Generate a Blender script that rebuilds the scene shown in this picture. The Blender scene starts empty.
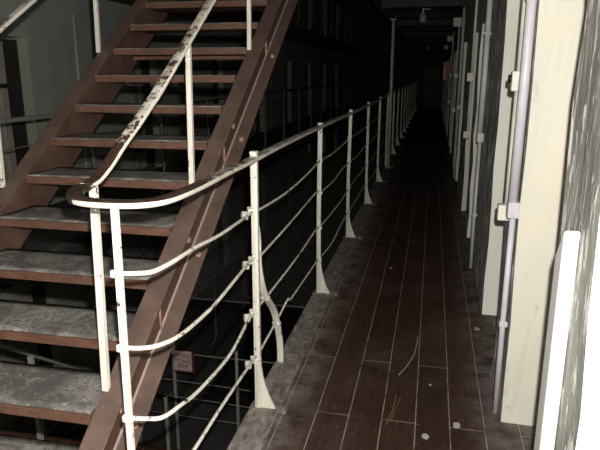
import bpy, bmesh, math, random
from mathutils import Vector, Matrix, noise
random.seed(7)
sc = bpy.context.scene
COL = sc.collection
PI = math.pi

# ------------------------------------------------------------------ materials
def mat(name):
    m = bpy.data.materials.new(name); m.use_nodes = True
    nt = m.node_tree; b = nt.nodes['Principled BSDF']
    return m, nt, b
def nd(nt, t, **kw):
    n = nt.nodes.new(t)
    for k, v in kw.items():
        if k.startswith('i_'):
            n.inputs[k[2:].replace('_', ' ')].default_value = v
        else: setattr(n, k, v)
    return n
def coords(nt, scale=(1, 1, 1), loc=(0, 0, 0)):
    tc = nd(nt, 'ShaderNodeTexCoord'); mp = nd(nt, 'ShaderNodeMapping')
    mp.inputs['Scale'].default_value = scale; mp.inputs['Location'].default_value = loc
    nt.links.new(tc.outputs['Object'], mp.inputs['Vector'])
    return mp.outputs['Vector']
def noise_n(nt, vec, scale, detail=4, rough=.6, dist=0):
    n = nd(nt, 'ShaderNodeTexNoise'); n.inputs['Scale'].default_value = scale
    n.inputs['Detail'].default_value = detail; n.inputs['Roughness'].default_value = rough
    n.inputs['Distortion'].default_value = dist
    nt.links.new(vec, n.inputs['Vector']); return n.outputs['Fac']
def ramp(nt, fac, stops):
    r = nd(nt, 'ShaderNodeValToRGB')
    el = r.color_ramp.elements
    while len(el) < len(stops): el.new(.5)
    for e, (p, c) in zip(el, stops):
        e.position = p; e.color = (*c, 1) if len(c) == 3 else c
    nt.links.new(fac, r.inputs['Fac']); return r.outputs['Color']
def step(nt, fac, a, b):
    r = nd(nt, 'ShaderNodeMapRange'); r.interpolation_type = 'SMOOTHSTEP'
    r.inputs['From Min'].default_value = a; r.inputs['From Max'].default_value = b
    nt.links.new(fac, r.inputs['Value']); return r.outputs['Result']
def math_n(nt, op, a, b):
    n = nd(nt, 'ShaderNodeMath', operation=op)
    for i, v in enumerate((a, b)):
        if isinstance(v, (int, float)): n.inputs[i].default_value = v
        else: nt.links.new(v, n.inputs[i])
    return n.outputs[0]
def mix(nt, fac, a, b):
    n = nd(nt, 'ShaderNodeMix', data_type='RGBA')
    if isinstance(fac, (int, float)): n.inputs['Factor'].default_value = fac
    else: nt.links.new(fac, n.inputs['Factor'])
    for k, v in ((6, a), (7, b)):
        if isinstance(v, tuple): n.inputs[k].default_value = (*v, 1)
        else: nt.links.new(v, n.inputs[k])
    return n.outputs[2]
def bump(nt, b, h, strength=.3, dist=.01):
    n = nd(nt, 'ShaderNodeBump'); n.inputs['Strength'].default_value = strength
    n.inputs['Distance'].default_value = dist
    nt.links.new(h, n.inputs['Height']); nt.links.new(n.outputs['Normal'], b.inputs['Normal'])
def finish(nt, b, col, rough=.6, spec=.3):
    if isinstance(col, tuple): b.inputs['Base Color'].default_value = (*col, 1)
    else: nt.links.new(col, b.inputs['Base Color'])
    if isinstance(rough, (int, float)): b.inputs['Roughness'].default_value = rough
    else: nt.links.new(rough, b.inputs['Roughness'])
    b.inputs['Specular IOR Level'].default_value = spec

def chipped(name, paint=(.62, .60, .515), rust=(.022, .012, .009), lo=.625, hi=.645, topwear=False):
    m, nt, b = mat(name); v = coords(nt)
    n1 = noise_n(nt, v, 52, 5, .65); n2 = noise_n(nt, v, 11, 4, .6)
    s = math_n(nt, 'ADD', math_n(nt, 'MULTIPLY', n1, .6), math_n(nt, 'MULTIPLY', n2, .45))
    if topwear:   # paint rubbed off the top of the rail by hands, most at the newel bend
        g = nd(nt, 'ShaderNodeNewGeometry'); sx = nd(nt, 'ShaderNodeSeparateXYZ')
        nt.links.new(g.outputs['Normal'], sx.inputs[0])
        sp = nd(nt, 'ShaderNodeSeparateXYZ'); nt.links.new(v, sp.inputs[0])
        up = step(nt, sx.outputs['Z'], .45, .8)
        near = math_n(nt, 'ADD', math_n(nt, 'MULTIPLY', step(nt, sp.outputs['Y'], 1.78, 1.46), .32),
                      math_n(nt, 'MULTIPLY', step(nt, sp.outputs['Y'], 3.4, 1.6), .09))
        dv = nd(nt, 'ShaderNodeVectorMath', operation='DISTANCE'); nt.links.new(v, dv.inputs[0]); dv.inputs[1].default_value = (-.905, 1.38, 1.19)
        s = math_n(nt, 'ADD', s, math_n(nt, 'MULTIPLY', step(nt, dv.outputs['Value'], .14, .06), .2))
        s = math_n(nt, 'ADD', s, math_n(nt, 'MULTIPLY', up, math_n(nt, 'ADD', near, .01)))
    f = step(nt, s, lo, hi)
    dirt = mix(nt, step(nt, noise_n(nt, v, 3.5, 4), .4, .75), paint, tuple(c * .82 for c in paint))
    if topwear: dirt = mix(nt, math_n(nt, 'MULTIPLY', up, step(nt, n2, .3, .6)), dirt, (.33, .29, .24))
    rst = mix(nt, step(nt, n1, .4, .65), rust, (.055, .028, .018))
    finish(nt, b, mix(nt, f, dirt, rst), .5, .35)
    bump(nt, b, math_n(nt, 'ADD', math_n(nt, 'MULTIPLY', f, -1.), n2), .35, .002)
    return m
M = {}
M['white'] = chipped('chipped_white_paint')
M['rail'] = chipped('hand_worn_white_paint', topwear=True, lo=.625, hi=.645)
M['rodpaint'] = chipped('rod_white_paint', lo=.60, hi=.615)
M['offwhite'] = chipped('dull_white_paint', (.46, .45, .40), lo=.7, hi=.74)
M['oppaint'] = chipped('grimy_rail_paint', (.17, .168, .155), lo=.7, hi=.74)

def brown():
    m, nt, b = mat('brown_steel_paint'); v = coords(nt)
    n1 = noise_n(nt, v, 9, 6, .65); n2 = noise_n(nt, v, 60, 4, .6)
    c = mix(nt, step(nt, n1, .35, .7), (.060, .032, .024), (.096, .054, .040))
    c = mix(nt, step(nt, n2, .62, .72), c, (.13, .09, .075))
    g = nd(nt, 'ShaderNodeNewGeometry'); sx = nd(nt, 'ShaderNodeSeparateXYZ'); nt.links.new(g.outputs['Normal'], sx.inputs[0])
    dust = math_n(nt, 'MULTIPLY', step(nt, sx.outputs['Z'], .3, .9), math_n(nt, 'ADD', math_n(nt, 'MULTIPLY', n1, .4), .0))
    c = mix(nt, dust, c, (.17, .145, .128))
    finish(nt, b, c, .55, .3); bump(nt, b, n2, .15, .002); return m
M['brown'] = brown()
def nosing():
    m, nt, b = mat('red_brown_tread_paint'); v = coords(nt, (1, 3, 3))
    n1 = noise_n(nt, v, 14, 6, .7); n2 = noise_n(nt, v, 45, 4, .6)
    c = mix(nt, step(nt, n1, .35, .68), (.074, .036, .024), (.122, .060, .038))
    c = mix(nt, step(nt, n2, .64, .7), c, (.035, .028, .025))
    finish(nt, b, c, .6, .3); bump(nt, b, n2, .3, .003); return m
M['nosing'] = nosing()
def tread():
    m, nt, b = mat('dusty_grey_lino'); v = coords(nt, (1, 1, 1))
    n1 = noise_n(nt, v, 8, 7, .68, .6); n2 = noise_n(nt, v, 90, 3, .6); n3 = noise_n(nt, v, 22, 6, .7, 1.2)
    c = mix(nt, step(nt, n1, .38, .66), (.085, .081, .077), (.235, .22, .20))
    c = mix(nt, step(nt, n3, .6, .68), c, (.34, .32, .29))
    c = mix(nt, step(nt, n2, .52, .66), c, (.062, .058, .054))
    finish(nt, b, c, .85, .15); bump(nt, b, n3, .5, .004); return m
M['tread'] = tread()
def planks():
    m, nt, b = mat('dark_varnished_floorboards')
    tc = nd(nt, 'ShaderNodeTexCoord'); sp = nd(nt, 'ShaderNodeSeparateXYZ'); nt.links.new(tc.outputs['Object'], sp.inputs[0])
    v0 = tc.outputs['Object']
    wob = noise_n(nt, v0, 3, 2)
    cb = nd(nt, 'ShaderNodeCombineXYZ')
    nt.links.new(math_n(nt, 'ADD', sp.outputs['Y'], .37), cb.inputs[0])
    xx = math_n(nt, 'ADD', sp.outputs['X'], 1.482 - .005)
    nt.links.new(math_n(nt, 'ADD', xx, math_n(nt, 'MULTIPLY', wob, .004)), cb.inputs[1])
    br = nd(nt, 'ShaderNodeTexBrick'); br.offset = .80; br.offset_frequency = 2; br.squash = 1
    br.inputs['Scale'].default_value = 1; br.inputs['Brick Width'].default_value = 2.75; br.inputs['Row Height'].default_value = .148
    br.inputs['Mortar Size'].default_value = .0024; br.inputs['Mortar Smooth'].default_value = .25; br.inputs['Bias'].default_value = 0
    br.inputs['Color1'].default_value = (.040, .018, .011, 1); br.inputs['Color2'].default_value = (.066, .030, .018, 1)
    br.inputs['Mortar'].default_value = (0, 0, 0, 1)
    nt.links.new(cb.outputs[0], br.inputs['Vector'])
    vg = coords(nt, (22, 1.2, 1)); grain = noise_n(nt, vg, 3, 6, .7)
    big = noise_n(nt, v0, 2.3, 6, .65, .4); spk = noise_n(nt, v0, 55, 3, .6)
    c = mix(nt, step(nt, grain, .3, .7), br.outputs['Color'], (.026, .015, .012))
    c = mix(nt, math_n(nt, 'MULTIPLY', step(nt, big, .45, .7), .5), c, (.085, .062, .052))
    c = mix(nt, math_n(nt, 'MULTIPLY', step(nt, spk, .63, .69), .7), c, (.16, .14, .125))
    edge = math_n(nt, 'MAXIMUM', step(nt, sp.outputs['X'], .16, .42), step(nt, sp.outputs['X'], -.38, -.62))
    d = math_n(nt, 'MULTIPLY', edge, step(nt, noise_n(nt, v0, 7, 6, .7), .3, .7))
    c = mix(nt, math_n(nt, 'MULTIPLY', d, .75), c, (.23, .20, .18))
    mort = math_n(nt, 'MULTIPLY', br.outputs['Fac'], step(nt, noise_n(nt, v0, 9, 4, .6), .2, .55))
    c = mix(nt, mort, c, (.30, .26, .22))
    finish(nt, b, c, .62, .22); bump(nt, b, math_n(nt, 'ADD', grain, math_n(nt, 'MULTIPLY', br.outputs['Fac'], -1.)), .25, .003); return m
M['planks'] = planks()
def dusty():
    m, nt, b = mat('dusty_concrete_edge'); v = coords(nt, (1, .6, 1))
    n1 = noise_n(nt, v, 14, 7, .7, 1.5); n2 = noise_n(nt, v, 4, 4)
    c = mix(nt, step(nt, n1, .35, .66), (.105, .088, .08), (.28, .25, .225))
    c = mix(nt, step(nt, n2, .5, .7), c, (.18, .155, .14))
    finish(nt, b, c, .9, .1); bump(nt, b, n1, .5, .006); return m
M['dusty'] = dusty()
def plaster(name, base, alt, flake, lo, hi, streak=(1, 1, .18), bs=.5, sc_=16):
    m, nt, b = mat(name); v = coords(nt, streak); v1 = coords(nt)
    n1 = noise_n(nt, v, sc_, 7, .68, .5); n2 = noise_n(nt, v1, 3, 5, .6); n3 = noise_n(nt, v1, 42, 4, .6)
    c = mix(nt, step(nt, n2, .38, .68), base, alt)
    c = mix(nt, step(nt, n1, lo, hi), c, flake)
    finish(nt, b, c, .75, .2)
    bump(nt, b, math_n(nt, 'ADD', n1, math_n(nt, 'MULTIPLY', n3, .35)), bs, .008); return m
M['face'] = plaster('peeling_grey_wall_paint', (.21, .21, .185), (.34, .335, .30), (.80, .79, .75), .54, .59, streak=(1, 1.6, .3), bs=1.0, sc_=20)
M['jamb'] = plaster('pale_green_jamb_plaster', (.80, .81, .72), (.82, .80, .71), (.74, .72, .63), .60, .72, streak=(1, 1, .5), bs=.22, sc_=9)
M['cjamb'] = plaster('cream_jamb_plaster', (.62, .61, .52), (.66, .62, .50), (.42, .39, .32), .60, .74, streak=(1, 1, .5), bs=.4, sc_=9)
M['oppwall'] = plaster('dull_green_grey_wall_paint', (.41, .44, .38), (.48, .51, .45), (.62, .63, .56), .64, .68, streak=(1, 1, .4), bs=.5, sc_=9)
M['oppjamb'] = plaster('pale_olive_jamb_plaster', (.40, .41, .32), (.44, .45, .35), (.34, .35, .28), .62, .72, bs=.2, sc_=9)
M['concrete'] = plaster('dark_concrete', (.09, .085, .08), (.12, .115, .11), (.15, .14, .13), .6, .7, streak=(1, 1, 1), bs=.3, sc_=8)
def plain(name, col, rough=.5, spec=.3, metal=0, var=.15):
    m, nt, b = mat(name); v = coords(nt)
    n = noise_n(nt, v, 12, 5, .6)
    c = mix(nt, step(nt, n, .35, .7), col, tuple(x * (1 - var) for x in col))
    finish(nt, b, c, rough, spec); b.inputs['Metallic'].default_value = metal
    bump(nt, b, n, .08, .003); return m
M['pvc'] = plain('lilac_grey_conduit_plastic', (.56, .55, .585), .4, .4)
M['cream'] = plain('cream_conduit_paint', (.68, .66, .56), .5)
M['boxwhite'] = plain('cream_box_plastic', (.72, .70, .60), .45)
M['black'] = plain('black_plastic', (.012, .011, .011), .45)
M['trunk'] = plain('gloss_white_board_paint', (.80, .79, .74), .4, .4, var=.06)
M['door'] = plain('grey_green_door_paint', (.13, .14, .125), .55)
M['oppdoor'] = plain('faded_door_boards', (.46, .42, .35), .6)
M['iron'] = plain('dark_bolt_iron', (.03, .028, .026), .55, .4)
M['bolt'] = plain('rusty_bolt_head', (.33, .19, .14), .5, .4)
M['net'] = plain('grey_net_wire', (.05, .048, .046), .6, .2)
M['signface'] = plain('faded_pink_sign_paint', (.78, .58, .55), .6)
M['seam'] = plain('pale_seam_dust', (.30, .24, .20), .8)
M['signborder'] = plain('dark_red_sign_border', (.16, .045, .05), .6)
M['letters'] = plain('dark_red_lettering', (.07, .022, .026), .6)
M['flake'] = plain('grey_paint_flake', (.42, .40, .37), .8)
M['straw'] = plain('brown_straw', (.20, .12, .07), .8)
M['redbox'] = plain('red_cabinet_paint', (.55, .13, .07), .4)
M['glassy'] = plain('milky_lamp_glass', (.25, .245, .23), .3, .5)
def ceil():
    m, nt, b = mat('dark_ceiling_boards'); v = coords(nt, (1, 1, 1))
    w = nd(nt, 'ShaderNodeTexWave', bands_direction='Y'); w.inputs['Scale'].default_value = 2.2; w.inputs['Distortion'].default_value = .3
    nt.links.new(v, w.inputs['Vector'])
    n = noise_n(nt, v, 5, 5)
    c = mix(nt, step(nt, w.outputs['Fac'], .08, .22), (.015, .014, .013), (.05, .046, .042))
    c = mix(nt, step(nt, n, .5, .7), c, (.035, .032, .03))
    finish(nt, b, c, .8, .15); bump(nt, b, w.outputs['Fac'], .3, .01); return m
M['ceil'] = ceil()

# ------------------------------------------------------------------ mesh helper
class MB:
    def __init__(s): s.bm = bmesh.new()
    def prism(s, pts, ext, mi=0):
        """closed polygon (3D points) extruded by vector ext"""
        ext = Vector(ext); a = [s.bm.verts.new(Vector(p)) for p in pts]; b = [s.bm.verts.new(Vector(p) + ext) for p in pts]
        n = len(a); fs = [s.bm.faces.new(a[::-1]), s.bm.faces.new(b)]
        for i in range(n): fs.append(s.bm.faces.new((a[i], a[(i + 1) % n], b[(i + 1) % n], b[i])))
        for f in fs: f.material_index = mi
        return s
    def box(s, x0, x1, y0, y1, z0, z1, mi=0):
        return s.prism([(x0, y0, z0), (x1, y0, z0), (x1, y1, z0), (x0, y1, z0)], (0, 0, z1 - z0), mi)
    def obox(s, c, size, rot=(0, 0, 0), bev=0):
        from mathutils import Euler
        R = Euler(rot).to_matrix(); c = Vector(c); h = Vector(size) / 2
        p = [c + R @ Vector((sx * h.x, sy * h.y, -h.z)) for sx, sy in ((-1, -1), (1, -1), (1, 1), (-1, 1))]
        return s.prism(p, R @ Vector((0, 0, 2 * h.z)))
    def sweep(s, path, prof, up=(0, 0, 1), cap=True):
        path = [Vector(p) for p in path]; up = Vector(up); rings = []
        for i, p in enumerate(path):
            t = (path[min(i + 1, len(path) - 1)] - path[max(i - 1, 0)]).normalized()
            sd = t.cross(up)
            if sd.length < 1e-4: sd = t.cross(Vector((0, 1, 0)))
            sd.normalize(); u = sd.cross(t).normalized()
            rings.append([s.bm.verts.new(p + sd * a + u * b) for a, b in prof])
        n = len(prof)
        for r, q in zip(rings, rings[1:]):
            for j in range(n):
                f = s.bm.faces.new((r[j], r[(j + 1) % n], q[(j + 1) % n], q[j])); f.smooth = n > 5
        if cap: s.bm.faces.new(rings[0][::-1]); s.bm.faces.new(rings[-1])
        return s
    def tube(s, path, r, n=10, up=(0, 0, 1)):
        return s.sweep(path, [(r * math.cos(2 * PI * k / n), r * math.sin(2 * PI * k / n)) for k in range(n)], up)
    def build(s, name, m, parent=None, bev=0, weld=False):
        bmesh.ops.recalc_face_normals(s.bm, faces=s.bm.faces)
        me = bpy.data.meshes.new(name); s.bm.to_mesh(me); s.bm.free()
        for x in (m if isinstance(m, list) else [m]): me.materials.append(x)
        o = bpy.data.objects.new(name, me); COL.objects.link(o)
        if parent: put_under(o, parent)
        if bev:
            b = o.modifiers.new('bevel', 'BEVEL'); b.width = bev; b.segments = 2; b.limit_method = 'ANGLE'; b.angle_limit = .6
        return o
def put_under(o, parent):      # keeps o where it stands in the world
    o.parent = parent; o.matrix_parent_inverse = Matrix.Translation(-Vector(world_loc(parent)))
def world_loc(o):
    v = Vector(o.location)
    return v if o.parent is None else v          # things stand unrotated; parts keep their origin at the world origin
def empty(name, loc, label, cat, group=None):
    o = bpy.data.objects.new(name, None); COL.objects.link(o); o.location = loc; o.empty_display_size = .1
    return tag(o, label, cat, group)
def tag(o, label, cat, group=None):
    o['label'] = label; o['category'] = cat
    if group: o['group'] = group
    return o
def struct(o): o['kind'] = 'structure'; return o
def smooth_path(pts, sub=8):
    P = [Vector(p) for p in pts]; out = []
    for i in range(len(P) - 1):
        a = P[max(i - 1, 0)]; b = P[i]; c = P[i + 1]; d = P[min(i + 2, len(P) - 1)]
        for k in range(sub):
            t = k / sub
            out.append(.5 * ((2 * b) + (c - a) * t + (2 * a - 5 * b + 4 * c - d) * t * t + (3 * b - a - 3 * c + d) * t ** 3))
    out.append(P[-1]); return out
def copy_tree(o, loc, parent=None):
    c = o.copy(); COL.objects.link(c)
    if parent is None: c.location = loc
    else:
        c.parent = parent; c.matrix_parent_inverse = o.matrix_parent_inverse.copy()
    for ch in list(o.children): copy_tree(ch, None, c)
    return c
def rrect(w, h, r, n=3):
    out = []
    for cx, cy, a0 in ((w / 2 - r, h / 2 - r, 0), (-w / 2 + r, h / 2 - r, PI / 2), (-w / 2 + r, -h / 2 + r, PI), (w / 2 - r, -h / 2 + r, 1.5 * PI)):
        for k in range(n + 1):
            a = a0 + PI / 2 * k / n; out.append((cx + r * math.cos(a), cy + r * math.sin(a)))
    return out

# ------------------------------------------------------------------ the setting
LX = -0.75         # edge of the near walkway over the void
FAR = 30.0
struct(MB().box(-.612, .95, -1.5, FAR, -.2, 0).build('floor', M['planks']))
edge = MB()
n = 120
for i in range(n):   # dusty strip along the edge of the walkway
    y0 = -1.5 + (FAR + 1.5) * i / n; y1 = -1.5 + (FAR + 1.5) * (i + 1) / n
    edge.box(LX, -.612, y0, y1, -.22, .006)
struct(edge.build('trim_1', M['dusty']))
WX = .385
def rough_wall(o, amp=.006):
    me = o.data; bm = bmesh.new(); bm.from_mesh(me)
    bmesh.ops.subdivide_edges(bm, edges=[e for e in bm.edges if e.calc_length() > .3], cuts=7, use_grid_fill=True)
    for v in bm.verts:
        p = v.co
        v.co += Vector((noise.noise(Vector((p.y * 4, p.z * 5, 3.1))) * amp, noise.noise(Vector((p.z * 5, p.x * 9, p.y))) * amp, 0))
    bmesh.ops.recalc_face_normals(bm, faces=bm.faces); bm.to_mesh(me); bm.free()
# openings to the cells on the near side: (near end, far end)
near_open = [(.45, 1.345), (1.738, 2.47), (2.9, 3.72), (4.82, 5.62), (5.98, 6.78)]
k = 0
while near_open[-1][1] < FAR - 3:
    a = near_open[3 + 2 * k]; b = near_open[4 + 2 * k]
    near_open += [(a[0] + 3.17, a[1] + 3.17), (b[0] + 3.17, b[1] + 3.17)]; k += 1
RD = .30
w = MB(); ylast = -1.5
def pier(w, sx, face, back, y0, y1, z0, z1, jm=1):
    """a pier with faces towards the corridor in slot 0 and the two jambs in slot 1"""
    a = [w.bm.verts.new(p) for p in ((face, y0, z0), (face, y1, z0), (face, y1, z1), (face, y0, z1))]
    b = [w.bm.verts.new(p) for p in ((back, y0, z0), (back, y1, z0), (back, y1, z1), (back, y0, z1))]
    for q, mi in (((a[0], a[1], a[2], a[3]), 0), ((b[3], b[2], b[1], b[0]), 1), ((a[0], a[3], b[3], b[0]), jm), ((a[1], b[1], b[2], a[2]), 1), ((a[3], a[2], b[2], b[3]), 1), ((a[0], b[0], b[1], a[1]), 1)):
        f = w.bm.faces.new(q); f.material_index = mi
for i, (y0, y1) in enumerate(near_open):
    pier(w, 1, .37 if i in (1, 2) else WX, WX + RD, ylast, y0, 0, 1.92, 2 if i == 2 else 1); ylast = y1
pier(w, 1, WX, WX + RD, ylast, FAR, 0, 1.92)
pier(w, 1, .37, WX + RD, -1.5, 2.9, 1.92, 2.42); pier(w, 1, WX, WX + RD, 2.9, FAR, 1.92, 2.42)
w.box(WX + RD, WX + RD + .2, -1.5, FAR, 0, 2.42, 1)
o = struct(w.build('wall_right', [M['face'], M['jamb'], M['cjamb']])); rough_wall(o, .013)
for i, (y0, y1) in enumerate(near_open):
    d = MB().box(WX + RD - .05, WX + RD - .008, y0 + .02, y1 - .02, .01, 1.9)
    o = struct(d.build('door_%d' % (i + 1), M['door'], bev=.004))
    for zz in (.35, 1.0, 1.6): MB().box(WX + RD - .062, WX + RD - .05, y0 + .06, y1 - .06, zz - .03, zz + .03).build('iron_strap', M['iron'], o)
    MB().tube([(WX + RD - .07, y0 + .07, 1.02), (WX + RD - .07, y0 + .25, 1.02)], .014).build('door_bolt', M['iron'], o)
# ceiling over the walkway = underside of the walkway above
c = MB().box(-.72, .95, -1.5, FAR, 2.42, 2.58)
struct(c.build('ceiling', M['ceil']))
bm_ = MB()
for i in range(21):
    y = -.9 + i * 1.5
    bm_.box(-.70, WX, y - .04, y + .04, 2.32, 2.42)
struct(bm_.build('trim_2', M['ceil']))
struct(MB().box(-.74, -.70, -1.5, FAR, 2.33, 2.6).build('trim_3', M['concrete']))
# the other side of the void
OX, OE = -4.35, -3.24
levels = (-2.75, 0, 2.62)
opp_open = [(5.02 + 3.15 * k, 5.95 + 3.15 * k) for k in range(-2, 8)]
w = MB()
for li, zb in enumerate(levels):
    ylast = -1.5
    for y0, y1 in opp_open:
        pier(w, -1, OX, OX - .22, ylast, y0, zb, zb + 1.88); ylast = y1
    pier(w, -1, OX, OX - .22, ylast, FAR, zb, zb + 1.88)
    zt = levels[li + 1] if li < 2 else 5.3
    pier(w, -1, OX, OX - .22, -1.5, FAR, zb + 1.88, zt)
w.box(OX - .42, OX - .22, -1.5, FAR, -5.4, 5.3, 1)
struct(w.build('wall_left', [M['oppwall'], M['oppjamb']]))
di = len(near_open)
for li, zb in enumerate(levels):
    for y0, y1 in opp_open:
        di += 1
        m = MB(); nb = 6; wd = (y1 - y0 - .19) / nb
        for q in range(nb): m.box(OX - .215, OX - (.17 if q % 2 else .185), y0 + .03 + q * wd, y0 + .03 + (q + 1) * wd - .02, zb + .02, zb + 1.84)
        o = struct(m.build('door_%d' % di, M['oppdoor']))
        for zz in (.3, 1.35): MB().box(OX - .17, OX - .163, y0 + .03, y1 - .16, zb + zz, zb + zz + .05).build('iron_strap', M['iron'], o)
        MB().box(OX - .215, OX - .12, y1 - .155, y1 - .012, zb + .01, zb + 1.86).build('door_frame', M['iron'], o)
for i, zb in enumerate(levels):
    struct(MB().box(OX, OE, -1.5, FAR, zb - .16, zb).build('trim_%d' % (4 + i), M['concrete']))
struct(MB().box(OX - .5, .95, -1.5, FAR, 5.3, 5.5).build('ceiling.001', M['concrete']))
struct(MB().box(OX - .5, .95, -1.5, FAR, -5.55, -5.4).build('floor.001', M['concrete']))
struct(MB().box(LX - .02, .95, -1.5, FAR, -5.4, -.22).build('wall_right.001', M['concrete']))
struct(MB().box(-.72, .95, -1.5, FAR, 2.6, 5.3).build('wall_right.002', M['concrete']))
e = MB(); e.box(OX - .5, -.42, FAR, FAR + .2, -5.4, 5.3); e.box(.27, .95, FAR, FAR + .2, -5.4, 5.3)
e.box(-.42, .27, FAR, FAR + .2, 1.78, 5.3); e.box(-.42, .27, FAR, FAR + .2, -5.4, -.01)
struct(e.build('wall_end', M['concrete']))
d = struct(MB().box(-.41, .26, FAR + .05, FAR + .1, 0, 1.77).build('door_%d' % (di + 1), M['door']))
MB().tube([(-.3, FAR + .03, .95), (-.3, FAR + .03, 1.1)], .015).build('door_handle', M['iron'], d)
struct(MB().box(OX - .5, .95, -1.7, -1.5, -5.4, 5.3).build('wall_back', M['concrete']))
# landings the two flights start from
l = MB(); l.box(-3.24, LX, -1.5, .62, -.16, 0); l.box(-3.24, -2.28, .62, 1.72, -.16, 0)
struct(l.build('trim_7', M['concrete']))
struct(MB().box(-1.9, -.74, 4.5, 5.6, 2.44, 2.6).build('trim_8', M['concrete']))
struct(MB().box(-3.24, LX - .02, 5.46, 6.6, -2.91, -2.75).build('trim_9', M['concrete']))

# ------------------------------------------------------------------ the brown staircase
SL = .677
def zt(y): return .444 + SL * (y - 1.328)
stair = empty('staircase', (-1.35, .66, 0), 'open brown steel staircase with dusty grey treads rising beside the walkway', 'staircase')
def channel(web, sgn, y0, y1, fw=.078):
    D = .245; t = .012
    prof = [(web, 0), (web + sgn * fw, 0), (web + sgn * fw, -t), (web + sgn * .009, -t), (web + sgn * .009, -D + t), (web + sgn * fw, -D + t), (web + sgn * fw, -D), (web, -D)]
    return MB().prism([(x, y0, zt(y0) + dz) for x, dz in prof], (0, y1 - y0, SL * (y1 - y0)))
YT = 4.5
SQ = lambda h: [(-h, -h), (h, -h), (h, h), (-h, h)]
for web, sg in ((-.951, 1), (-1.722, -1)):
    ch = channel(web, sg, .70, YT).build('stringer', M['brown'], stair, bev=.003)
    yy = .95
    while yy < YT - .2:       # bolt heads on the web and on the lower flange
        c = Vector((web + sg * .009, yy, zt(yy) - .15))
        MB().tube([c, c + Vector((sg * .016, 0, 0))], .013, 8).build('bolt', M['bolt'], ch)
        c = Vector((web + sg * .052, yy + .02, zt(yy + .02) - .235))
        MB().tube([c, c + Vector((0, -.006, .014))], .013, 8, up=(0, 1, 0)).build('bolt', M['bolt'], ch)
        yy += .60
    yy = 1.12
    while yy < YT - .3:
        MB().tube([(web + sg * .014, yy, zt(yy) - .225), (web + sg * .014, yy, zt(yy) - .03)], .005, 6).build('rib', M['bolt'], ch); yy += .75
    MB().sweep([(web + sg * .013, .72, zt(.72) - .229), (web + sg * .013, YT - .02, zt(YT - .02) - .229)], SQ(.0035)).build('seam', M['seam'], ch)
k = -5
while True:
    z = 1.073 + .1405 * k; y = 2.234 + .2075 * k
    if y > YT - .2: break
    if z > .03:
        t = MB(); t.box(-1.717, -.956, y, y + .25, z - .036, z - .004)
        if k == 4: t.box(-1.717, -.956, y + .226, y + .244, z - .056, z - .036)
        tr = t.build('tread', M['nosing'], stair, bev=.003)
        g = MB(); nx = 26; ny = 6; vs = []
        for i in range(nx + 1):
            row = []
            for j in range(ny + 1):
                x = -1.716 + .759 * i / nx; yy = y + .006 + .242 * j / ny
                wear = -.004 * max(0, noise.noise(Vector((x * 6, yy * 9, z * 7))) ) * (1 if j < 3 else .4)
                yy2 = yy + (.005 * noise.noise(Vector((x * 14, z * 9, 1))) + .004 if j == 0 else 0)
                row.append((x, yy2, z + wear))
            vs.append(row)
        V = [[g.bm.verts.new(p) for p in r] for r in vs]; W = [[g.bm.verts.new((p[0], p[1], z - .0045)) for p in r] for r in vs]
        for i in range(nx):
            for j in range(ny):
                f = g.bm.faces.new((V[i][j], V[i + 1][j], V[i + 1][j + 1], V[i][j + 1])); f.smooth = True
                g.bm.faces.new((W[i][j], W[i][j + 1], W[i + 1][j + 1], W[i + 1][j]))
        for i in range(nx):
            for j in (0, ny): g.bm.faces.new((V[i][j], V[i + 1][j], W[i + 1][j], W[i][j]))
        for j in range(ny):
            for i in (0, nx): g.bm.faces.new((V[i][j], V[i][j + 1], W[i][j + 1], W[i][j]))
        cv = g.build('tread_cover', M['tread'], tr); cv['label'] = 'worn dusty grey lino on the step'
    k += 1
RPROF = rrect(.044, .018, .007)
# right handrail runs down to the newel bend of the walkway railing
RX = -.942
def hz(y): return 1.396 + .640 * (y - 1.898)
rp = smooth_path([(RX, 1.474, 1.193), (RX, 1.53, 1.203), (RX, 1.60, 1.234), (RX, 1.68, 1.281), (RX, 1.80, 1.345), (RX, 1.95, hz(1.95))], 6)[:-1] + [(RX, y, hz(y)) for y in [1.95 + .1 * i for i in range(26)]]
SPROF = rrect(.040, .019, .008)
MB().sweep(rp, SPROF).build('handrail', M['rail'], stair)
lp = [(-1.80, y, 1.688 + .585 * (y - 2.295)) for y in [.86 + .15 * i for i in range(25)]]
MB().sweep(lp, SPROF).build('handrail', M['rail'], stair)
def stair_post(x, y, ztop, lean=0):
    p = MB(); p.sweep([(x, y, zt(y) - .004), (x + lean, y + .03, ztop)], SQ(.0102), up=(0, 1, 0))
    p.build('post', M['white'], stair, bev=.002)
for y in (1.488, 2.235, 3.07, 3.9):
    top = hz(y + .03) - .008 if y > 1.6 else 1.186
    stair_post(RX, y, top, -.002)
for y in (1.35, 2.19, 3.06, 3.95): stair_post(-1.80, y, 1.688 + .585 * (y + .03 - 2.295) - .008, -.004)

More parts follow.
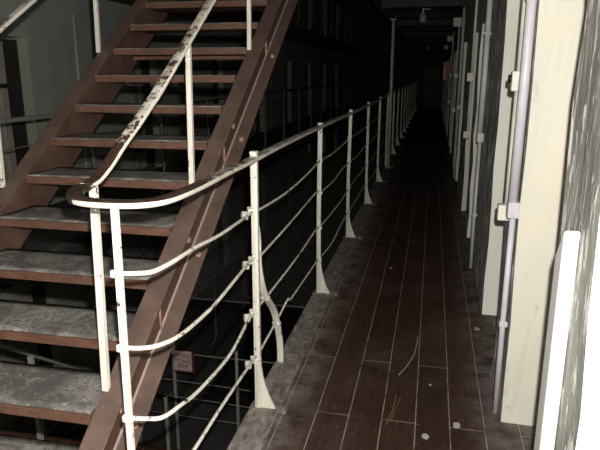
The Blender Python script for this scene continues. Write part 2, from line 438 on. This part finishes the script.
# ------------------------------------------------------------------ flight down
ls = empty('staircase', (-2.75, 1.72, 0), 'dim lower flight seen below the brown stairs with a thin pale handrail', 'staircase')
S2 = .735
def z2(y): return -S2 * (y - 1.75)
for web, sg in ((-2.4, 1), (-3.1, -1)):
    MB().prism([(web, 1.74, z2(1.74)), (web + sg * .05, 1.74, z2(1.74)), (web + sg * .05, 1.74, z2(1.74) - .012), (web + sg * .01, 1.74, z2(1.74) - .012), (web + sg * .01, 1.74, z2(1.74) - .25), (web, 1.74, z2(1.74) - .25)],
               (0, 3.72, -S2 * 3.72)).build('stringer', M['brown'], ls)
    MB().tube([(web, 1.2, .92), (web, 1.5, .87), (web, 2.0, .50), (web, 5.3, .50 - S2 * 3.3)], .012).build('handrail', M['offwhite'], ls)
    for y in (2.1, 2.98, 3.9, 4.8):
        MB().box(web - .014, web + .014, y - .014, y + .014, z2(y) - .02, .50 - S2 * (y - 2.0)).build('post', M['offwhite'], ls)
for i in range(17):
    y = 1.85 + .21 * i
    MB().box(-3.09, -2.41, y, y + .21, z2(y) - .09, z2(y) - .06).build('tread', M['nosing'], ls)

# ------------------------------------------------------------------ walkway railing
LV = [.94, .722, .48, .255]
rail = empty('railing', (-.71, 1.28, 0), 'chipped white walkway railing with bent rods curling round to the stairs', 'railing')
hp = [(-.917, 1.60 - .03, 1.21), (-.917, 1.50, 1.194), (-.922, 1.40, 1.192), (-.905, 1.315, 1.191), (-.85, 1.279, 1.191), (-.79, 1.277, 1.19), (-.735, 1.281, 1.19), (-.69, 1.298, 1.19), (-.66, 1.345, 1.188), (-.655, 1.436, 1.184), (-.665, 1.638, 1.178),
      (-.685, 1.918, 1.171), (-.70, 2.286, 1.164), (-.705, 2.846, 1.168), (-.706, 3.82, 1.168)]
hp = [(RX, 1.470, 1.193), (-.934, 1.425, 1.192), (-.908, 1.37, 1.192), (-.87, 1.318, 1.192), (-.828, 1.294, 1.192), (-.795, 1.287, 1.192), (-.757, 1.286, 1.192), (-.70, 1.300, 1.191), (-.664, 1.345, 1.189), (-.655, 1.436, 1.185)] + hp[10:]
yy = 5.3
while yy < 27: hp.append((-.705 + random.uniform(-.006, .006), yy, 1.168 + random.uniform(-.008, .006))); yy += 1.5
MB().sweep(smooth_path(hp, 7), RPROF).build('handrail', M['rail'], rail)
posts = [2.35, 3.86, 5.36, 6.88, 8.42, 9.95, 11.5, 13.0, 14.5, 16.0, 17.5, 19.0, 20.5, 22.0, 23.5, 25.0, 26.5]
# newel post under the bend
p = MB().sweep([(-.757, 1.285, .004), (-.752, 1.283, .6), (-.745, 1.282, 1.182)], SQ(.0082), up=(0, 1, 0)).build('post', M['white'], rail, bev=.002)
for z in (1.015, .812, .607): MB().obox((-.750, 1.274, z), (.03, .012, .02)).build('clamp', M['white'], p, bev=.003)
for i, y in enumerate(posts):
    jx = random.uniform(-.006, .006)
    x = -.712 + jx
    pm = MB()
    pm.sweep([(x, y, .004), (x + random.uniform(-.004, .004), y, .6), (-.706, y - .015, 1.188)], [(-.014, -.012), (-.004, -.012), (-.004, -.016), (.004, -.016), (.004, -.012), (.014, -.012), (.014, .012), (-.014, .012)], up=(0, 1, 0))
    po = pm.build('post', M['white'], rail, bev=.0015)
    gm = MB(); H = .25
    pts = [(x + .012, y - .007, .004)] + [(x + .084, y - .007, .004), (x + .078, y - .007, .014)] + [(x + .014 + .064 * (1 - t) ** 2.1, y - .007, .014 + H * t) for t in (.12, .25, .4, .6, .8, 1)] + [(x + .012, y - .007, .28)]
    gm.prism(pts, (0, .014, 0)).build('gusset', M['white'], po, bev=.0015)
    fp = MB().box(x - .04, x + .135, y - .022, y + .022, -.002, .01)
    fp.tube([(x + .115, y, .008), (x + .115, y, .022)], .011, 6, up=(0, 1, 0)).build('foot_plate', M['dusty'], po)
    MB().obox((-.706, y - .015, 1.187), (.03, .034, .012)).build('post_cap', M['white'], po, bev=.002)
    if i < 8:
        for q, z in enumerate(LV):
            cm = MB()
            if i == 0:
                cm.obox((x - .012, y - .028, z + .004), (.026, .03, .026), (.2, 0, .5)); cm.obox((x - .03, y - .052, z - .012), (.026, .028, .026), (.3, .1, .6))
            else: cm.tube([(x - .018, y - .004, z), (x + .02, y - .004, z)], .009, 8)
            cm.build('clamp', M['white'], po, bev=.003)
# rods of the first, bowed bay
first = [[(-.745, 1.279, 1.015), (-.70, 1.287, 1.016), (-.664, 1.305, 1.018), (-.652, 1.40, 1.016), (-.667, 1.591, .999), (-.683, 1.847, .969), (-.708, 2.22, .944), (-.715, 2.33, .94)],
         [(-.745, 1.279, .812), (-.70, 1.283, .814), (-.664, 1.305, .815), (-.652, 1.41, .796), (-.668, 1.62, .764), (-.678, 1.80, .752), (-.706, 2.20, .742), (-.715, 2.33, .73)],
         [(-.748, 1.279, .607), (-.70, 1.282, .609), (-.664, 1.302, .606), (-.652, 1.385, .592), (-.665, 1.567, .541), (-.685, 1.909, .490), (-.71, 2.20, .49), (-.715, 2.33, .485)],
         [(-.75, 1.279, .40), (-.70, 1.284, .40), (-.67, 1.33, .385), (-.672, 1.5, .36), (-.69, 1.775, .33), (-.708, 2.10, .292), (-.715, 2.33, .268)]]
for pth in first: MB().tube(smooth_path(pth, 6), .0062, 10).build('rod', M['rodpaint'], rail)
prev = 2.35
for i in range(1, len(posts)):
    y0, y1 = posts[i - 1], posts[i]
    for q, z in enumerate(LV):
        r = .0058 if i < 4 else .0062
        if i == 1:
            pth = [[(2.35, .932), (2.84, .908), (3.33, .915), (3.86, .944)], [(2.35, .715), (2.945, .726), (3.74, .745), (3.86, .73)], [(2.35, .498), (2.54, .492), (3.165, .484), (3.75, .493), (3.86, .48)], [(2.35, .27), (2.735, .285), (2.938, .312), (3.0, .285), (3.164, .277), (3.86, .258)]][q]
            pts = [(-.712 + random.uniform(-.004, .004), a, b) for a, b in pth]
        else:
            sag = random.uniform(.0, .03)
            pts = [(-.712, y0, z), (-.712 + random.uniform(-.01, .01), y0 + (y1 - y0) * .35, z - sag), (-.712 + random.uniform(-.01, .01), y0 + (y1 - y0) * .7, z - sag * .7), (-.712, y1, z)]
        MB().tube(smooth_path(pts, 5), r, 8).build('rod', M['rodpaint'], rail)
br = MB().sweep(smooth_path([(-.716, 2.372, .86), (-.718, 2.40, .80), (-.72, 2.412, .68), (-.72, 2.462, .565), (-.72, 2.532, .478), (-.72, 2.665, .36), (-.72, 2.735, .25), (-.72, 2.785, .139), (-.72, 2.80, .004)], 6), rrect(.016, .034, .004), up=(1, 0, 0)).build('brace', M['white'], rail)
for y, z in ((2.53, .478), (2.735, .262)): MB().tube([(-.74, y - .008, z), (-.70, y - .012, z)], .013, 8).build('clamp', M['white'], br)

# pole up to the ceiling beam further on
pl = MB().tube([(-.655, 9.75, .0), (-.655, 9.75, 2.33)], .024, 12, up=(0, 1, 0))
pl.obox((-.655, 9.75, 2.318), (.09, .09, .02)); pl.obox((-.655, 9.75, .008), (.09, .09, .012))
tag(pl.build('support_pole', M['offwhite']), 'thin grey pole standing among the far railing posts and holding the ceiling', 'pole')

# ------------------------------------------------------------------ railings across the void
def opp_railing(zb, label):
    r = empty('railing', (OE, 0, zb), label, 'railing', 'railings across the void')
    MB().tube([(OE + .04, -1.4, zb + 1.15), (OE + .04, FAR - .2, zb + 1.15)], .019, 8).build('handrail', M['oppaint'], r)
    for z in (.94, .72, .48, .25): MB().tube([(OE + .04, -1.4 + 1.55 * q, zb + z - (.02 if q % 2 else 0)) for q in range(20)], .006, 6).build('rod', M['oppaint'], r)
    y = -1.0
    while y < FAR - 1:
        m = MB().sweep(smooth_path([(OE - .05, y, zb + .005), (OE, y, zb + .05), (OE + .035, y, zb + .16), (OE + .04, y, zb + .4), (OE + .04, y, zb + 1.14)], 4), SQ(.014), up=(0, 1, 0))
        m.build('post', M['oppaint'], r); y += 1.55
    return r
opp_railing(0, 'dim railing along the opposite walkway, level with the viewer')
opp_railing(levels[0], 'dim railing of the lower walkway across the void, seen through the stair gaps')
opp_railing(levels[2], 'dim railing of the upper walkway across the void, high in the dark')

# safety net across the void
nm = MB(); X0, X1, Y0, Y1 = OE + .02, LX - .02, 3.72, 12.0; dpt = .062
def strand(a, b):
    nm.sweep([a, b], [(-.0016, -.0016), (.0016, -.0016), (.0016, .0016), (-.0016, .0016)], cap=False)
cst = Y0 - X1
for sgn in (1, -1):
    k = -60
    for i in range(200):
        c = Y0 - 2.6 + i * dpt            # line y = c + sgn*(x-X0)
        pts = []
        xa, xb = X0, X1
        f = lambda x: c + sgn * (x - X0)
        ya, yb = f(xa), f(xb)
        lo = max(min(ya, yb), Y0); hi = min(max(ya, yb), Y1)
        if lo >= hi - .02: continue
        g_ = lambda y: X0 + sgn * (y - c)
        sagz = -.06
        strand((g_(lo), lo, sagz), (g_(hi), hi, sagz))
nm.tube([(X0, Y0, -.055), (X1, Y0, -.055)], .007, 6); nm.tube([(X0, Y1, -.055), (X1, Y1, -.055)], .007, 6)
tag(nm.build('safety_net', M['net']), 'dark wire safety net stretched across the void beyond the stairs', 'net')

# railing of the bridge one floor down, with its sign
lr = empty('railing', (-2.2, 5.5, levels[0]), 'thin wire railing crossing the void one floor down, behind the pink sign', 'railing')
for x in (-3.1, -2.625, -1.9, -1.2, -.85):
    MB().box(x - .014, x + .014, 5.487, 5.513, levels[0], -1.36).build('post', M['offwhite'], lr)
for z0, z1 in ((-1.43, -1.44), (-1.77, -1.84), (-1.97, -2.05), (-2.2, -2.24)):
    MB().tube([(-3.2, 5.485, z0), (-2.2, 5.485, z0 - .02), (-.8, 5.485, z1)], .005, 6).build('wire', M['offwhite'], lr)
sg = empty('sign', (-2.48, 5.46, -1.63), 'small pink sign with a dark red border hung on the wire railing below', 'sign')
def sq(x0, x1, z0, z1, y, t): return MB().box(x0, x1, y - t, y, z0, z1)
R_ = .0
MB().box(-2.608, -2.372, 5.455, 5.475, -1.655, -1.395).build('border', M['signborder'], sg, bev=.003)
MB().box(-2.602, -2.395, 5.449, 5.4549, -1.634, -1.402).build('panel', M['signface'], sg, bev=.002)
def text(body, size, loc, m, parent, name='lettering'):
    cu = bpy.data.curves.new(name, 'FONT'); cu.body = body; cu.size = size; cu.align_x = 'CENTER'; cu.extrude = .0008; cu.space_line = 1.0
    cu.resolution_u = 3
    t = bpy.data.objects.new(name, cu); COL.objects.link(t); bpy.context.view_layer.update()
    me = bpy.data.meshes.new_from_object(t.evaluated_get(bpy.context.evaluated_depsgraph_get()))
    COL.objects.unlink(t); bpy.data.objects.remove(t)
    me.transform(Matrix.Translation(loc) @ Matrix.Rotation(PI / 2, 4, 'X'))
    me.materials.clear(); me.materials.append(m)
    o = bpy.data.objects.new(name, me); COL.objects.link(o); put_under(o, parent); return o
for i, s_ in enumerate(('D-CELL', 'PT-ALL', 'STEP')):
    text(s_, .058, (-2.498, 5.4485, -1.472 - .064 * i), M['letters'], sg)

# ------------------------------------------------------------------ on the right wall
def conduit_big(y, label, zend, narrow_end, loc_x=.346, wide=.0195):
    e = empty('conduit', (loc_x, y, 0), label, 'conduit', 'grey conduits on the right wall')
    MB().tube([(loc_x - .002, y, zend), (loc_x + .002, y + .005, 1.5), (loc_x, y, 2.42)], wide, 14, up=(0, 1, 0)).build('upper_pipe', M['pvc'], e)
    MB().tube([(loc_x + .004, y, narrow_end), (loc_x + .002, y, .5), (loc_x + .004, y, zend)], .0125, 12, up=(0, 1, 0)).build('lower_pipe', M['pvc'], e)
    m = MB().obox((loc_x + .004, y - .004, zend - .033), (.052, .05, .068)); m.build('coupling', M['pvc'], e, bev=.006)
    for z in (.45, 1.78, 2.2):
        MB().box(loc_x - wide - .003 if z > 1 else loc_x - .014, (.37 if y < 2.9 else WX) - .002, y - .012, y + .012, z - .012, z + .012).build('saddle', M['pvc'], e, bev=.004)
    return e
def conduit_small(y, label, dx=0):
    e = empty('conduit', (.358 + dx, y, 0), label, 'conduit', 'cream conduits on the right wall')
    MB().tube([(.360 + dx, y, .93), (.362 + dx, y, 1.43)], (.0165 if y < 4 else .0125), 12, up=(0, 1, 0)).build('pipe', M['cream'], e)
    MB().tube([(.362 + dx, y, 1.51), (.362 + dx, y, 2.42)], (.0165 if y < 4 else .0125), 12, up=(0, 1, 0)).build('pipe', M['cream'], e)
    MB().box(.316 if y < 4 else .316 + dx, .384 + dx, y - .03, y + .03, 1.43, 1.512).build('switch_box', M['boxwhite'], e, bev=.006)
    k_ = MB().tube([(.316, y - .006, 1.482), (.304, y - .006, 1.482)], .016, 12); k_.build('knob', M['black'], e)
    MB().box(.318 + dx, .384 + dx, y - .026, y + .03, .875, .945).build('end_box', M['boxwhite'], e, bev=.006)
    return e
conduit_big(2.515, 'nearest thick lilac grey conduit on the wall, running down to the floor', .992, .02)
conduit_small(2.68, 'nearest cream conduit with a small switch box, just behind the thick grey conduit', -.012)
conduit_big(4.62, 'second thick grey conduit along the wall, beyond the first pale jamb', 1.075, .02, .358, .020)
conduit_small(6.2, 'second cream conduit with a switch box, further down the corridor')
conduit_big(8.85, 'third thick grey conduit along the wall, dim and far', 1.075, .02, .358, .020)
conduit_small(10.4, 'third cream conduit with a switch box, dim and far')
conduit_small(13.6, 'farthest cream conduit with a switch box, almost in the dark')
# white boxed casing by the nearest pier
tk = MB()
tk.prism([(.331, 1.497, 0), (.331, 1.575, 0), (.331, 1.575, 1.045), (.331, 1.55, 1.08), (.331, 1.515, 1.125), (.331, 1.497, 1.132)], (.037, 0, 0))
tag(tk.build('pipe_casing', M['trunk'], bev=.006), 'bright white boxed casing standing low against the nearest wall pier', 'casing')
# lamp boxes high on the wall
def wall_lamp(y, label, z=2.19):
    e = empty('wall_lamp', (.33, y, z), label, 'lamp', 'boxy lamps high on the right wall')
    MB().box(.30, .384, y - .05, y + .05, z + .17, z + .19).build('bracket', M['iron'], e)
    MB().box(.25, .375, y - .06, y + .06, z - .01, z + .17).build('lamp_housing', M['boxwhite'], e, bev=.012)
wall_lamp(10.0, 'nearest pale box lamp high on the right wall under the ceiling', 2.22)
wall_lamp(14.4, 'second pale box lamp high on the right wall, behind the nearest one', 2.22)
wall_lamp(19.1, 'farthest pale box lamp high on the right wall, nearly dark', 2.22)
def ceiling_lamp(x, y, label):
    e = empty('ceiling_lamp', (x, y, 2.42), label, 'lamp', 'lamps hanging under the dark ceiling')
    MB().tube([(x, y, 2.41), (x, y, 2.30)], .012, 8, up=(0, 1, 0)).build('stem', M['offwhite'], e)
    m = MB(); prof = [(.03, 2.31), (.045, 2.29), (.05, 2.23), (.04, 2.19), (.015, 2.175)]
    rings = [[m.bm.verts.new((x + r * math.cos(2 * PI * k / 14), y + r * math.sin(2 * PI * k / 14), z)) for k in range(14)] for r, z in prof]
    for a, b in zip(rings, rings[1:]):
        for k in range(14):
            f = m.bm.faces.new((a[k], a[(k + 1) % 14], b[(k + 1) % 14], b[k])); f.smooth = True
    m.bm.faces.new(rings[0]); m.bm.faces.new(rings[-1][::-1])
    m.build('lamp_shade', M['glassy'], e)
    MB().tube([(x + .012, y, 2.36), (x + .1, y, 2.36)], .008, 6).build('arm', M['offwhite'], e)
ceiling_lamp(-.19, 8.75, 'nearer small milky lamp hanging under the dark ceiling')
ceiling_lamp(-.215, 18.6, 'farther small milky lamp hanging under the dark ceiling')
# red and white cabinet far along the wall
cb = empty('wall_cabinet', (.3, 16.0, 1.34), 'far red and white cabinet on the right wall near the dark end', 'cabinet')
MB().box(.225, .376, 16.0, 16.12, 1.34, 1.80).build('body', M['redbox'], cb, bev=.006)
MB().box(.235, .27, 15.99, 15.9995, 1.37, 1.72).build('door', M['trunk'], cb, bev=.002)
# thin pale conduit across the void
tag(MB().tube([(OX + .018, 6.85, .02), (OX + .018, 6.85, 2.2)], .014, 8, up=(0, 1, 0)).build('conduit', M['cream']), 'thin pale pipe up the green grey wall across the void, left of the stairs', 'conduit')
# flakes of plaster lying on the boards
def flake(x, y, s, label):
    m = MB(); k = 11; P = []
    for i in range(k):
        a = 2 * PI * i / k; r = s * (.75 + .5 * random.random()); P.append((x + r * math.cos(a), y + 1.25 * r * math.sin(a), .0015))
    m.prism(P, (0, 0, .004))
    tag(m.build('plaster_flake', M['flake']), label, 'plaster flake', 'plaster flakes on the floor')
flake(.178, 2.40, .016, 'large round grey plaster flake on the boards near the right wall')
flake(.045, 2.285, .014, 'grey plaster flake on the boards in the middle front, left of the large round one')
flake(.063, 2.73, .006, 'tiny pale flake on the boards just beyond the two front flakes')
flake(-.253, 4.54, .011, 'small pale flake farther off on the boards beyond the third railing post')
flake(.335, 3.47, .016, 'grey flake at the foot of the second pale wall jamb')

# a string and two splinters on the boards
tag(MB().tube(smooth_path([(-.01, 3.30, .003), (-.022, 3.08, .003), (-.055, 2.92, .003), (-.095, 2.80, .003)], 6), .0022, 6).build('string', M['flake']), 'thin curved pale string lying along the boards in the middle of the walkway', 'string')
tag(MB().tube(smooth_path([(-.095, 2.60, .003), (-.105, 2.46, .004), (-.125, 2.34, .003)], 5), .0022, 5).build('straw', M['straw']), 'longer brown straw on the boards in front of the curved string', 'straw', 'straws on the boards')
tag(MB().tube(smooth_path([(-.075, 2.58, .003), (-.098, 2.44, .004), (-.108, 2.36, .003)], 5), .0018, 5).build('straw', M['straw']), 'shorter brown straw beside the longer one on the boards', 'straw', 'straws on the boards')

# ------------------------------------------------------------------ camera, flash, world
f = 592.0
cam = bpy.data.cameras.new('camera'); cam.lens = f / 600 * 36; cam.sensor_width = 36; cam.clip_start = .02
co = bpy.data.objects.new('camera', cam); COL.objects.link(co)
co.location = (0, 0, 1.5); co.rotation_euler = (math.radians(90 - 14.31), 0, math.radians(12.372))
sc.camera = co
fl = bpy.data.lights.new('camera_flash', 'POINT'); fl.energy = 340; fl.shadow_soft_size = .012; fl.color = (1, .97, .92)
fo = bpy.data.objects.new('camera_flash', fl); COL.objects.link(fo); fo.location = (.034, .02, 1.588)
wd = bpy.data.worlds.new('world'); sc.world = wd; wd.use_nodes = True
wd.node_tree.nodes['Background'].inputs['Color'].default_value = (1, .97, .93, 1)
wd.node_tree.nodes['Background'].inputs['Strength'].default_value = .002
sc.view_settings.view_transform = 'Standard'; sc.view_settings.look = 'None'
sc.view_settings.exposure = 0; sc.view_settings.gamma = 1; sc.view_settings.use_curve_mapping = False
